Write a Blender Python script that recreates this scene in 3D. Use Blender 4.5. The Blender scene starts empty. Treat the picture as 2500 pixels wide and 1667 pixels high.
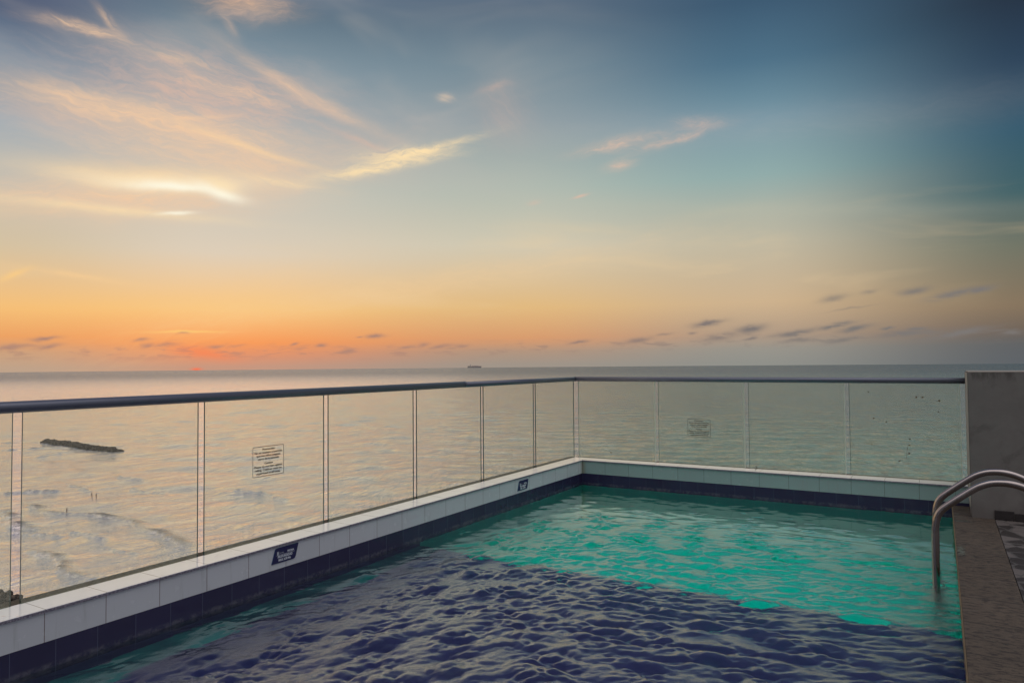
import bpy, bmesh, math, random
import numpy as np
from mathutils import Vector, Matrix
R = math.radians
random.seed(7); rng = np.random.default_rng(11)
S = bpy.context.scene
C = S.collection

# ------------------------------------------------------------------ camera
CAM = Vector((3.9609, -8.3235, 1.2321))
yaw, pitch, roll = -0.5406, 0.0319, -0.0085
f_ = Vector((math.sin(yaw)*math.cos(pitch), math.cos(yaw)*math.cos(pitch), math.sin(pitch)))
r_ = Vector((math.cos(yaw), -math.sin(yaw), 0)); u_ = r_.cross(f_)
rr = r_*math.cos(roll)+u_*math.sin(roll); uu = -r_*math.sin(roll)+u_*math.cos(roll)
cam = bpy.data.cameras.new('camera'); co = bpy.data.objects.new('camera', cam); C.objects.link(co)
cam.sensor_width = 36; cam.lens = 1737.95/2500*36; cam.clip_start = .05; cam.clip_end = 60000
M = Matrix((( rr.x, uu.x, -f_.x, CAM.x), (rr.y, uu.y, -f_.y, CAM.y), (rr.z, uu.z, -f_.z, CAM.z), (0, 0, 0, 1)))
co.matrix_world = M
S.camera = co
S.view_settings.view_transform = 'Standard'; S.view_settings.look = 'None'
S.view_settings.exposure = 0; S.view_settings.gamma = 1
S.render.engine = 'CYCLES'
S.cycles.use_denoising = True
S.cycles.max_bounces = 10; S.cycles.transparent_max_bounces = 16
S.cycles.transmission_bounces = 8
S.cycles.caustics_refractive = True; S.cycles.caustics_reflective = True
S.cycles.sample_clamp_indirect = 4

def lin(c, a=1.0):
    o = []
    for v in c:
        v = v/255
        o.append(v/12.92 if v <= .04045 else ((v+.055)/1.055)**2.4)
    return (*o, a)

# ------------------------------------------------------------------ node arithmetic
class E:
    nt = None
    def __init__(s, sock): s.s = sock
    @staticmethod
    def m(op, *a, clamp=False):
        n = E.nt.nodes.new('ShaderNodeMath'); n.operation = op; n.use_clamp = clamp
        for i, v in enumerate(a):
            if isinstance(v, E): E.nt.links.new(v.s, n.inputs[i])
            else: n.inputs[i].default_value = v
        return E(n.outputs[0])
    def __add__(s, o): return E.m('ADD', s, o)
    __radd__ = __add__
    def __sub__(s, o): return E.m('SUBTRACT', s, o)
    def __rsub__(s, o): return E.m('SUBTRACT', o, s)
    def __mul__(s, o): return E.m('MULTIPLY', s, o)
    __rmul__ = __mul__
    def __truediv__(s, o): return E.m('DIVIDE', s, o)
def sm(x, a, b):
    n = E.nt.nodes.new('ShaderNodeMapRange'); n.interpolation_type = 'SMOOTHSTEP'
    E.nt.links.new(x.s, n.inputs[0]); n.inputs[1].default_value = a; n.inputs[2].default_value = b
    n.inputs[3].default_value = 0; n.inputs[4].default_value = 1
    return E(n.outputs[0])
def comb(x, y, z=0.0):
    n = E.nt.nodes.new('ShaderNodeCombineXYZ')
    for i, v in enumerate((x, y, z)):
        if isinstance(v, E): E.nt.links.new(v.s, n.inputs[i])
        else: n.inputs[i].default_value = v
    return n.outputs[0]
def noise(vec, scale, detail=4, rough=.55, dist=0.0, out='Fac'):
    n = E.nt.nodes.new('ShaderNodeTexNoise'); n.inputs['Scale'].default_value = scale
    n.inputs['Detail'].default_value = detail; n.inputs['Roughness'].default_value = rough
    n.inputs['Distortion'].default_value = dist
    E.nt.links.new(vec, n.inputs['Vector'])
    return E(n.outputs[out])
def mixc(f, a, b):
    n = E.nt.nodes.new('ShaderNodeMix'); n.data_type = 'RGBA'; n.clamp_factor = True
    if isinstance(f, E): E.nt.links.new(f.s, n.inputs[0])
    else: n.inputs[0].default_value = f
    for i, v in ((6, a), (7, b)):
        if isinstance(v, tuple): n.inputs[i].default_value = v
        else: E.nt.links.new(v, n.inputs[i])
    return n.outputs[2]
def ramp(x, stops, interp='LINEAR'):
    n = E.nt.nodes.new('ShaderNodeValToRGB'); cr = n.color_ramp; cr.interpolation = interp
    cr.elements[0].position = stops[0][0]; cr.elements[0].color = stops[0][1]
    cr.elements[1].position = stops[-1][0]; cr.elements[1].color = stops[-1][1]
    for p, c in stops[1:-1]:
        e = cr.elements.new(p); e.color = c
    E.nt.links.new(x.s, n.inputs[0]); return n.outputs[0]

# ------------------------------------------------------------------ sky (world, by direction only)
W = bpy.data.worlds.new('World'); S.world = W; W.use_nodes = True
nt = W.node_tree; nt.nodes.clear(); E.nt = nt
tc = nt.nodes.new('ShaderNodeTexCoord'); sp = nt.nodes.new('ShaderNodeSeparateXYZ')
nt.links.new(tc.outputs['Generated'], sp.inputs[0])
X, Y, Z = (E(sp.outputs[i]) for i in range(3))
A = E.m('ARCTAN2', X, Y)*57.29578            # azimuth from +Y, degrees
EL = E.m('ARCSINE', Z)*57.29578              # elevation, degrees
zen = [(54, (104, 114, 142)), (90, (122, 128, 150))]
cols = [
 (-92, [(0,(214,176,150)),(4,(255,216,172)),(12,(262,238,214)),(24,(262,236,226)),(38,(250,226,226)),(48,(150,140,156))]),  # bright unseen column left of the view, added to feed the pool glints
 (-67, [(0,(190,162,138)),(1,(202,160,126)),(2,(236,160,98)),(4,(246,192,120)),(8,(214,194,162)),(12,(190,188,178)),(16,(160,172,180)),(20,(112,134,154)),(23,(78,92,118)),(28,(112,108,128)),(34,(160,144,154)),(44,(104,110,136))]),
 (-54, [(0,(200,152,128)),(.9,(228,148,108)),(1.8,(250,156,90)),(4.3,(250,198,126)),(8.5,(222,206,184)),(13,(200,197,186)),(18,(166,175,178)),(22,(130,150,162)),(25.5,(96,117,133)),(30,(100,112,138)),(37,(116,118,142)),(46,(98,108,136))]),
 (-31, [(0,(160,148,136)),(1,(176,148,127)),(2,(216,155,110)),(4.6,(226,186,128)),(9.5,(208,200,178)),(14,(176,186,176)),(19,(144,158,164)),(23,(118,138,150)),(27,(92,110,128)),(31,(92,108,134)),(40,(100,112,138))]),
 (-12, [(0,(144,144,138)),(1,(152,148,139)),(2,(174,152,132)),(4.5,(206,178,142)),(9,(192,184,162)),(14,(146,172,170)),(18,(118,150,164)),(22,(80,114,136)),(26,(62,90,114)),(32,(70,90,116)),(40,(92,106,132))]),
 (6,   [(0,(94,98,102)),(1,(96,98,100)),(2,(112,100,90)),(3.6,(134,116,94)),(7.5,(112,116,102)),(11,(66,98,104)),(15,(54,90,110)),(19,(46,68,90)),(23,(40,52,68)),(32,(54,66,88)),(42,(78,90,112))]),
]
back_fill = [(0,(84,84,88)),(6,(92,92,98)),(15,(98,102,112)),(24,(118,120,134)),(36,(210,206,214)),(55,(305,296,298)),(76,(300,292,294)),(90,(122,128,150))]  # upper sky behind the view brightened past white as unseen fill light
En = E.m('DIVIDE', EL, 90.0, clamp=True)
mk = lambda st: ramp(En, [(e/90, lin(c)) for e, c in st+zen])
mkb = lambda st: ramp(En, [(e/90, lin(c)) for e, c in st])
col = mkb(back_fill); prev = -120
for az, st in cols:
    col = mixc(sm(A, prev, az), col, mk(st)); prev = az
east_fill = [(0,(128,128,138)),(6,(140,140,152)),(15,(138,142,156)),(24,(138,142,156)),(36,(212,210,216)),(55,(300,292,296)),(76,(296,290,292)),(90,(122,128,150))]  # unseen eastern sky, its upper part brightened as fill light
col = mixc(sm(A, 6, 70), col, mkb(east_fill)); col = mixc(sm(A, 110, 165), col, mkb(back_fill))
# faint streaky variation of the clear sky
vs = comb(A*.02, EL*.11, 0.0)
n1 = noise(vs, 3.0, 4, .5, .4)
band = sm(EL, 3, 6)*(1.0-sm(EL, 9, 13))
col = mixc(E.m('MULTIPLY', sm(n1, .5, .72)*band, .3, clamp=True), col, lin((236,206,160)))
n1b = noise(comb(A*.05+3.0, EL*.16), 1.3, 3, .5, .6)
col = mixc(sm(n1b, .42, .75)*sm(EL, 10, 15)*(1.0-sm(EL, 24, 32))*(1.0-sm(A, -45, -15))*.34, col, lin((198,188,178)))
# wispy domain warp shared by the cirrus
wp = comb(A*.1, EL*.1, 0.0)
wa = (noise(wp, 2.2, 4, .6)-.5); wb = (noise(comb(A*.1+9.0, EL*.1, 4.0), 2.2, 4, .6)-.5)
PA = (math.degrees(yaw))
def px(x, y):                                  # photo direction -> azimuth, elevation
    d = (rr*((x-1250)/1737.95)+uu*(-(y-833.5)/1737.95)+f_).normalized()
    return math.degrees(math.atan2(d.x, d.y)), math.degrees(math.asin(d.z))
def vm(op, *a):
    n = E.nt.nodes.new('ShaderNodeVectorMath'); n.operation = op
    for i, v in enumerate(a):
        if isinstance(v, tuple): n.inputs[i].default_value = v
        else: E.nt.links.new(v, n.inputs[i])
    return n.outputs['Value'] if op in ('DOT_PRODUCT', 'LENGTH') else n.outputs[0]
wvec = comb(wa, wb)
WARP = {w: vm('MULTIPLY_ADD', wvec, (w, w, 0), comb(A, EL)) for w in (.5, 1.2, 2.2)}
FIB = {}
for th0 in (-38, -22, -8, 8, 24):
    c0, s0 = math.cos(R(th0)), math.sin(R(th0))
    mp_ = E.nt.nodes.new('ShaderNodeMapping'); mp_.vector_type = 'TEXTURE'; mp_.inputs['Rotation'].default_value = (0, 0, R(th0)); mp_.inputs['Scale'].default_value = (1/.22, 1/1.15, 1)
    E.nt.links.new(WARP[2.2], mp_.inputs[0])
    fn = noise(mp_.outputs[0], 1.9, 8, .66, .7)
    FIB[th0] = (sm(fn, .35, .75), sm(fn, .36, .60))
def streak(x1, y1, x2, y2, w, warp=2.2, curve=0.0, fib=1.0, fs=1.0, lo=.35, hi=.75):
    a1, e1 = px(x1, y1); a2, e2 = px(x2, y2)
    L = math.hypot(a2-a1, e2-e1)/2; th = math.atan2(e2-e1, a2-a1)
    mp_ = E.nt.nodes.new('ShaderNodeMapping'); mp_.vector_type = 'TEXTURE'
    mp_.inputs['Location'].default_value = ((a1+a2)/2, (e1+e2)/2, 0); mp_.inputs['Rotation'].default_value = (0, 0, th)
    mp_.inputs['Scale'].default_value = (L*1.05, w*.033, 1)
    E.nt.links.new(WARP[min(WARP, key=lambda k: abs(k-warp))], mp_.inputs[0]); q = mp_.outputs[0]
    if curve:
        sq = vm('MULTIPLY', q, q); sp_ = E.nt.nodes.new('ShaderNodeSeparateXYZ'); E.nt.links.new(sq, sp_.inputs[0])
        q = vm('ADD', q, comb(0.0, E(sp_.outputs[0])*curve))
    d2 = vm('DOT_PRODUCT', q, q)
    m = E.m('POWER', .36, E(d2))
    if fib:
        f0 = FIB[min(FIB, key=lambda t: abs(t-math.degrees(math.atan(math.tan(th)))))][1 if hi < .7 else 0]
        m = m*E.m('MULTIPLY_ADD', f0, fib, 1-fib)
    return m
peach = lin((246,204,164)); bright = lin((255,226,176)); pink = lin((226,186,164)); white = lin((255,250,228))
def add(mask, k, c):
    global col
    col = mixc(E.m('MULTIPLY', mask, k, clamp=True), col, c)
# broad diffuse bodies first
add(streak(230,170,760,270,75,fib=.6,warp=1.2), .85, pink)
add(streak(150,330,760,400,60,fib=.5,warp=1.2), .62, peach)
add(streak(40,225,640,345,36,fib=.55,warp=1.2), .8, peach)
add(streak(-80,480,640,476,44,fib=.4,warp=.5), .9, peach)
add(streak(480,370,750,440,34,fib=.4,warp=1.2), .5, peach)
add(streak(-40,250,300,320,26,fib=.4,warp=1.2), .25, pink)
add(streak(1150,320,2500,235,42,warp=1,fib=.3), .17, lin((190,180,178)))
add(streak(1180,230,1280,330,60,fib=.4), .25, pink)
add(streak(700,400,1050,330,45,fib=.4), .22, pink)
add(streak(1500,500,2500,505,16,warp=.5,fib=.2), .14, lin((196,192,170)))
add(streak(450,790,1600,590,34,warp=1,fib=.5), .35, lin((246,208,158)))
add(streak(250,880,800,660,60,warp=1,fib=.6), .25, lin((252,206,140)))
add(streak(105,40,290,92,11,fib=.7,curve=.3,warp=.5), .85, peach)
add(streak(238,20,300,95,8,fib=.8,warp=.5), .55, peach)
add(streak(500,-5,700,20,24,fib=.6,warp=1.2), .85, lin((232,188,152)))
add(streak(520,30,680,45,12,fib=.7,warp=1.2), .55, lin((208,178,160)))
add(streak(540,30,575,85,9,fib=.6,warp=.5), .5, lin((212,182,160)))
add(streak(30,200,330,272,22,fib=.4,warp=.5), .6, peach)
add(streak(330,275,560,335,14,fib=.4,warp=.5), .5, peach)
add(streak(470,318,770,415,8,fib=.3,warp=.5,curve=-.6), .85, lin((252,212,164)))
add(streak(370,130,520,165,9,fib=.6,warp=1.2), .5, peach)
add(streak(600,150,890,312,15,fib=.45,warp=.5,curve=-.3), .75, lin((244,202,166)))
add(streak(470,195,690,255,16,fib=.7,warp=1.2), .5, peach)
add(streak(420,292,540,286,5,fib=.4,warp=.5), .6, peach)
add(streak(810,318,950,372,8,fib=.5,warp=.5), .5, pink)
add(streak(800,432,1050,385,12,fib=.6,lo=.3,hi=.62,warp=.5), 1, bright)
add(streak(900,402,1135,342,9,fib=.6,lo=.3,hi=.62,warp=.5), .95, bright)
add(streak(880,385,1080,368,14,fib=.8,lo=.3,hi=.62,warp=1.2), .7, bright)
add(streak(90,415,580,450,24,fib=.2,warp=.5,curve=-.3), .85, lin((250,216,168)))
add(streak(230,440,560,455,15,fib=.1,warp=.5,curve=-.3), 1, lin((252,232,196)))
add(streak(330,452,520,460,8,fib=.05,warp=.5), .9, white)
add(streak(490,455,588,490,12,fib=.05,warp=.5,curve=-.2), 1, white)
add(streak(500,440,580,470,14,fib=.2,warp=.5,curve=-.3), .6, bright)
add(streak(-20,480,520,534,10,fib=.3,warp=.5,curve=.2), .6, bright)
add(streak(395,522,470,519,4,fib=.1,warp=.5), .8, white)
add(streak(600,430,760,458,8,fib=.6,warp=.5), .5, bright)
add(streak(1070,238,1104,240,9,fib=.6,warp=.5), .85, lin((232,204,176)))
add(streak(1170,225,1235,212,9,fib=.6), .45, pink)
add(streak(1425,368,1600,330,13,fib=.7,warp=1.2), .8, lin((238,196,168)))
add(streak(1480,412,1545,396,11,fib=.6,warp=.5), .75, lin((236,194,168)))
add(streak(1560,365,1745,310,11,fib=.7,warp=1.2), .6, lin((232,192,168)))
add(streak(1650,302,1745,300,12,fib=.7,warp=.5), .6, lin((228,190,168)))
add(streak(1400,483,1432,476,3,fib=.2,warp=.5), .8, pink)
add(streak(1290,498,1318,490,6,fib=.4,warp=.5), .35, pink)
add(streak(0,685,70,658,7,fib=.3,warp=.5), .7, lin((255,206,130)))
add(streak(70,655,310,690,7,fib=.6,warp=.5), .5, lin((252,208,150)))
add(streak(375,813,535,811,2.6,fib=.1,warp=.5), .9, lin((255,204,120)))
add(streak(420,850,560,872,12,fib=.3,warp=.5), .7, lin((255,128,78)))
# small grey clouds low over the sea
greyc = mixc(sm(A, -50, -5), lin((170,132,118)), lin((124,119,116)))
rowv = comb(A*.34, EL*1.5, 2.0)
rn = noise(rowv, 1.5, 5, .6, .3)
loB = 1.1+sm(A, -45, 0)*.7; 
rowm = E.m('EXPONENT', E.m('MULTIPLY', (EL-loB)*(EL-loB), -4.5))
col = mixc(E.m('MULTIPLY', sm(rn, .5, .66)*rowm, .5, clamp=True), col, greyc)
GL = [(110,826,24,5,.85),(30,847,36,6,.7),(120,845,24,6,.7),(345,834,16,4,.6),(400,845,30,7,.55),(445,820,12,3,.6),(360,846,14,6,.6),(525,850,22,5,.6),(575,848,20,4,.5),
    (718,844,10,4,.7),(783,842,14,6,.8),(850,858,20,4,.5),(918,822,22,6,.85),(880,826,10,3,.6),(990,848,20,5,.55),(1035,842,14,6,.6),(1076,848,22,6,.65),(1130,846,18,5,.5),
    (1412,833,24,5,.8),(1560,830,32,8,.75),(1620,818,20,4,.5),(1728,789,34,9,1),(1830,802,32,11,1),(1760,820,40,9,.8),(1690,812,10,4,.6),(1835,824,14,5,.7),(1940,812,46,8,.9),(1940,830,40,7,.6),
    (2040,798,36,6,1),(2090,804,32,7,.95),(2210,814,52,10,.85),(2170,803,12,4,.9),(2235,802,20,5,.9),(2060,829,36,6,.6),(2340,814,56,8,.95),(2465,815,20,6,.7),
    (2035,731,28,10,.55),(2230,707,28,9,.75),(2335,714,50,9,.85),(2390,706,26,8,1),(2120,712,16,6,.4),(2080,755,40,3,.35)]
shear = comb(A, EL-A*.14); gw = vm('MULTIPLY_ADD', wvec, (.9, 1.0, 0), shear); gacc = None
for (x, y, w, h, k) in GL:
    a, e = px(x, y); ww = w*.031; hh = h*.026
    q = vm('MULTIPLY_ADD', gw, (1/ww, 1/hh, 0), (-a/ww, -(e-a*.14)/hh, 0))
    m = E.m('POWER', .3679, E(vm('DOT_PRODUCT', q, q)))
    gacc = m*k if gacc is None else E.m('MAXIMUM', gacc, m*k)
col = mixc(E.m('MULTIPLY', gacc*sm(rn, .22, .5), 1.1, clamp=True), col, greyc)
# the last red sliver of the sun on the horizon
a, e = px(480, 902)
da = A-a; de = EL-e
m = E.m('EXPONENT', E.m('MULTIPLY', da*da, -9.0)-E.m('MULTIPLY', de*de, 60.0))
col = mixc(E.m('MULTIPLY', m, .9, clamp=True), col, lin((255,112,72)))
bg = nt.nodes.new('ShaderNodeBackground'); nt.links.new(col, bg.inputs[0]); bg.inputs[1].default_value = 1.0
wo = nt.nodes.new('ShaderNodeOutputWorld'); nt.links.new(bg.outputs[0], wo.inputs[0])
W.cycles.sampling_method = 'MANUAL'; W.cycles.sample_map_resolution = 1024

# low sun
sl = bpy.data.lights.new('sun', 'SUN'); so = bpy.data.objects.new('sun', sl); C.objects.link(so)
sl.energy = .07; sl.angle = R(42); sl.color = (1, .78, .55)
az, el = R(-54.9), R(11)
so.rotation_euler = Vector((math.sin(az)*math.cos(el), math.cos(az)*math.cos(el), math.sin(el))).to_track_quat('Z', 'Y').to_euler()

# ------------------------------------------------------------------ helpers
def mat(name):
    m = bpy.data.materials.new(name); m.use_nodes = True; E.nt = m.node_tree
    m.node_tree.nodes.clear(); return m
def out(surf, disp=None):
    o = E.nt.nodes.new('ShaderNodeOutputMaterial'); E.nt.links.new(surf, o.inputs[0])
def objc(kind='Object'):
    t = E.nt.nodes.new('ShaderNodeTexCoord'); return t.outputs[kind]
def xyz(v):
    s = E.nt.nodes.new('ShaderNodeSeparateXYZ'); E.nt.links.new(v, s.inputs[0]); return [E(s.outputs[i]) for i in range(3)]
def scalev(v, s, off=(0, 0, 0)):
    n = E.nt.nodes.new('ShaderNodeMapping'); n.inputs['Scale'].default_value = s; n.inputs['Location'].default_value = off
    E.nt.links.new(v, n.inputs[0]); return n.outputs[0]
def bump(h, strength=.3, dist=.01, normal=None):
    n = E.nt.nodes.new('ShaderNodeBump'); n.inputs['Strength'].default_value = strength; n.inputs['Distance'].default_value = dist
    E.nt.links.new(h.s, n.inputs['Height'])
    if normal is not None: E.nt.links.new(normal, n.inputs['Normal'])
    return n.outputs[0]
def prin(base, rough=.5, metal=0.0, spec=.5, normal=None, ior=1.5):
    n = E.nt.nodes.new('ShaderNodeBsdfPrincipled')
    for k, v in (('Base Color', base), ('Roughness', rough), ('Metallic', metal), ('Specular IOR Level', spec), ('IOR', ior)):
        if isinstance(v, E): E.nt.links.new(v.s, n.inputs[k])
        elif isinstance(v, (int, float)): n.inputs[k].default_value = v
        elif isinstance(v, tuple): n.inputs[k].default_value = v
        else: E.nt.links.new(v, n.inputs[k])
    if normal is not None: E.nt.links.new(normal, n.inputs['Normal'])
    return n.outputs[0]
def mixs(f, a, b):
    n = E.nt.nodes.new('ShaderNodeMixShader')
    if isinstance(f, E): E.nt.links.new(f.s, n.inputs[0])
    elif isinstance(f, (int, float)): n.inputs[0].default_value = f
    else: E.nt.links.new(f, n.inputs[0])
    E.nt.links.new(a, n.inputs[1]); E.nt.links.new(b, n.inputs[2]); return n.outputs[0]

def link(name, bm_or_me, m, parent=None, smooth=False):
    if isinstance(bm_or_me, bmesh.types.BMesh):
        me = bpy.data.meshes.new(name)
        bmesh.ops.recalc_face_normals(bm_or_me, faces=bm_or_me.faces[:]) 
        bm_or_me.to_mesh(me); bm_or_me.free()
    else: me = bm_or_me
    for x in (m if isinstance(m, (list, tuple)) else [m]): me.materials.append(x)
    if smooth:
        me.polygons.foreach_set('use_smooth', [True]*len(me.polygons))
    o = bpy.data.objects.new(name, me); C.objects.link(o)
    if parent is not None:
        o.parent = parent; o.matrix_parent_inverse = Matrix.Translation(parent.location).inverted() if parent.type == 'EMPTY' else Matrix.Identity(4)
    return o
def tag(o, label=None, cat=None, group=None, kind=None):
    for k, v in (('label', label), ('category', cat), ('group', group), ('kind', kind)):
        if v: o[k] = v
    return o
def empty(name, loc, label, cat, group=None):
    o = bpy.data.objects.new(name, None); C.objects.link(o); o.location = loc; o.empty_display_size = .1
    return tag(o, label, cat, group)
def box(bm, x0, x1, y0, y1, z0, z1, bev=0.0, mi=0):
    r = bmesh.ops.create_cube(bm, size=1)
    for v in r['verts']:
        v.co = Vector((x0+(v.co.x+.5)*(x1-x0), y0+(v.co.y+.5)*(y1-y0), z0+(v.co.z+.5)*(z1-z0)))
    if bev:
        es = list({e for v in r['verts'] for e in v.link_edges})
        bmesh.ops.bevel(bm, geom=es, offset=bev, segments=2, affect='EDGES', profile=.6)
    return bm
def B(*a, **k): return box(bmesh.new(), *a, **k)
def tube(bm, pts, r, n=20, cap=True):
    pts = [Vector(p) for p in pts]; rings = []
    up = None
    for i, p in enumerate(pts):
        t = ((pts[min(i+1, len(pts)-1)]-pts[max(i-1, 0)])).normalized()
        if up is None:
            up = t.orthogonal().normalized()
        else:
            up = (up-t*up.dot(t)).normalized()
        b = t.cross(up)
        ra = r[i] if isinstance(r, (list, tuple)) else r
        rings.append([bm.verts.new(p+(up*math.cos(2*math.pi*k/n)+b*math.sin(2*math.pi*k/n))*ra) for k in range(n)])
    for a, b in zip(rings[:-1], rings[1:]):
        for k in range(n): bm.faces.new((a[k], a[(k+1) % n], b[(k+1) % n], b[k]))
    if cap: bm.faces.new(rings[0][::-1]); bm.faces.new(rings[-1])
    return bm

# ------------------------------------------------------------------ constants of the place
ZW = -.3044; ZB = -.1688; ZD = -.1985; XD = 4.034; LW = .2; LY = .223; XP = 4.172
YEND = -9.6

# ------------------------------------------------------------------ materials
def tile_mat(name, base, grout, axis, off, pitch, gw, rough=.22, var=.04, z0=None, stain=None):
    m = mat(name); p = objc(); x = xyz(p); c = x[axis]
    t = E.m('PINGPONG', c-off, pitch/2)             # 0 at joints
    joint = 1.0-sm(t, gw*.5, gw*1.1)
    idx = E.m('FLOOR', (c-off)/pitch)
    wn = E.nt.nodes.new('ShaderNodeTexWhiteNoise'); wn.noise_dimensions = '1D'; E.nt.links.new(idx.s, wn.inputs['W'])
    n = noise(p, 14, 5, .6); nn = noise(p, 2.3, 4, .6)
    bb = tuple(b for b in base)
    dark = tuple(b*(1-var*3) for b in base[:3])+(1,)
    k = E(wn.outputs['Value'])*.5+nn*.5
    cc = mixc(k, dark, bb)
    cc = mixc(sm(n, .55, .8)*.12, cc, (base[0]*.6, base[1]*.58, base[2]*.52, 1))
    if stain is not None:
        cc = stain(cc, x, p)
    cc = mixc(joint, cc, grout)
    # each tile sits at its own slight tilt
    b = bump(n*.15+(1.0-joint)*1.0, .5, .0015)
    out(prin(cc, rough if not isinstance(rough, float) else (n*.15+(rough-.07)), 0, .5, b)); return m
def stain_face(cc, x, p):
    n = noise(p, 9, 4, .6)
    cc = mixc(sm(n*.06+x[2], ZB+.045, ZB-.005)*.0, cc, (.2, .17, .12, 1))
    dr = noise(scalev(p, (9, 9, .9)), 2.2, 5, .7); cc = mixc(sm(dr, .55, .72)*.30, cc, (.26, .25, .23, 1))
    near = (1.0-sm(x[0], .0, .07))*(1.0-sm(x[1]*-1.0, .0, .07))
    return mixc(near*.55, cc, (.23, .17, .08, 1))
def stain_scale(cc, x, p):
    n = noise(p, 26, 5, .7); n2 = noise(p, 4, 3)
    k = (1.0-sm(x[2], ZW+.012, ZW+.034))*sm(n*.6+n2*.4, .42, .62)*.32
    cc = mixc(k, cc, (.20, .19, .20, 1))
    return mixc(sm(n2, .52, .7)*.22, cc, (.055, .05, .085, 1))
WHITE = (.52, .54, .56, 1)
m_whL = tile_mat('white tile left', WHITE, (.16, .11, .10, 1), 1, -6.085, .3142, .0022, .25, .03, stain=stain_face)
m_whF_shade = tile_mat('white tile far shaded', (.26, .345, .335, 1), (.10, .10, .10, 1), 0, .003, .3125, .0022, .25, .03, stain=stain_face)  # same white tile, darker base: the far wall's shade put into the colour
m_blL = tile_mat('navy tile left', (.025, .022, .062, 1), (.07, .08, .13, 1), 1, -6.344, .2143, .0018, .22, .08, stain=stain_scale)
m_blF = tile_mat('navy tile far', (.025, .022, .062, 1), (.05, .06, .11, 1), 0, .006, .2125, .0018, .22, .08, stain=stain_scale)
def coping_mat(name, axis, off, pitch):
    m = mat(name); p = objc(); x = xyz(p); c = x[axis]
    t = E.m('PINGPONG', c-off, pitch/2); joint = 1.0-sm(t, .0012, .0028)
    n = noise(p, 30, 5, .6); d = noise(p, 5, 4, .6)
    cc = mixc(d, (.74, .73, .71, 1), (.86, .85, .83, 1))
    cc = mixc(sm(n, .6, .75)*.25, cc, (.42, .40, .38, 1))
    cc = mixc(joint, cc, (.2, .17, .16, 1))
    vo = E.nt.nodes.new('ShaderNodeTexVoronoi'); vo.inputs['Scale'].default_value = 22; E.nt.links.new(p, vo.inputs['Vector'])
    drop = (1.0-sm(E(vo.outputs['Distance']), .12, .26))*sm(noise(p, 3, 2), .52, .6)
    b = bump(drop*1.0+n*.12, .6, .004)
    out(prin(cc, .13, 0, .5, b, 2.1)); return m
m_copL = coping_mat('ledge stone left', 1, -6.085, .3142)
m_copF = coping_mat('ledge stone far', 0, .003, .3125)
m = m_nose = mat('granite nosing'); p = objc(); n = noise(p, 90, 4, .7)
out(prin(mixc(sm(n, .4, .65), (.10, .095, .13, 1), (.30, .27, .30, 1)), .3, 0, .5))
m_outer = mat('weathered outer ledge'); p = objc(); n = noise(p, 60, 6, .7); n2 = noise(p, 7, 4)
out(prin(mixc(n2, mixc(sm(n, .35, .7), (.045, .036, .026, 1), (.16, .13, .095, 1)), (.085, .07, .052, 1)), .95, 0, .2, bump(n, .8, .006)))
m_alu = mat('grey painted handrail'); p = objc(); n = noise(scalev(p, (3, 3, 3)), 8, 4, .6); n2 = noise(p, 120, 3)
out(prin(mixc(n, (.12, .13, .165, 1), (.14, .15, .19, 1)), n*.06+.28, .4, .5, bump(n2, .12, .001)))
m_dark = mat('dark seam'); out(prin((.01, .01, .012, 1), .5))
# glass: clear sheet with a faint green cast and a salt haze
m_glass = mat('railing glass')
p = objc(); n = noise(p, 1.6, 4, .6); n2 = noise(scalev(p, (1, 1, .25)), 26, 4, .7)
tr = E.nt.nodes.new('ShaderNodeBsdfTransparent'); tr.inputs[0].default_value = (.958, .977, .94, 1)
df = E.nt.nodes.new('ShaderNodeBsdfTranslucent'); df.inputs[0].default_value = (.76, .86, .74, 1)
gl = E.nt.nodes.new('ShaderNodeBsdfGlossy'); gl.inputs['Roughness'].default_value = .02
lw = E.nt.nodes.new('ShaderNodeLayerWeight'); lw.inputs[0].default_value = .5
frs = E.m('POWER', E(lw.outputs['Facing']), 5.0)*.45+.02
_, _, zz = xyz(p)
film = n*.10+sm(n2, .5, .8)*.03+(1.0-sm(zz, 0, .22))*sm(n2, .35, .75)*.10
out(mixs(frs, mixs(film, tr.outputs[0], df.outputs[0]), gl.outputs[0]))
m_gedge = mat('glass edge'); out(prin((.006, .05, .04, 1), .15, 0, .6))
m_gedge_lit = mat('glass edge lit'); out(prin((.66, .72, .56, 1), .2, 0, .6))  # paler copy of the edge glass: caught light put into the colour
m_ink = mat('black lettering'); out(prin((.035, .022, .014, 1), .6))
m_white_ink = mat('white lettering'); out(prin((.62, .66, .7, 1), .5))
m_plaque = mat('navy plaque'); p = objc(); n = noise(p, 40, 3); out(prin(mixc(n, (.013, .013, .062, 1), (.02, .02, .085, 1)), .28, 0, .5))
m_plaque_e = mat('plaque edge'); out(prin((.02, .10, .24, 1), .3))
m_steel = mat('brushed steel'); p = objc(); n = noise(scalev(p, (1, 1, 14)), 60, 3); n2 = noise(p, 6, 4)
out(prin(mixc(n2, (.24, .21, .20, 1), (.42, .38, .36, 1)), n*.10+n2*.14+.10, 1, .5))
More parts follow.
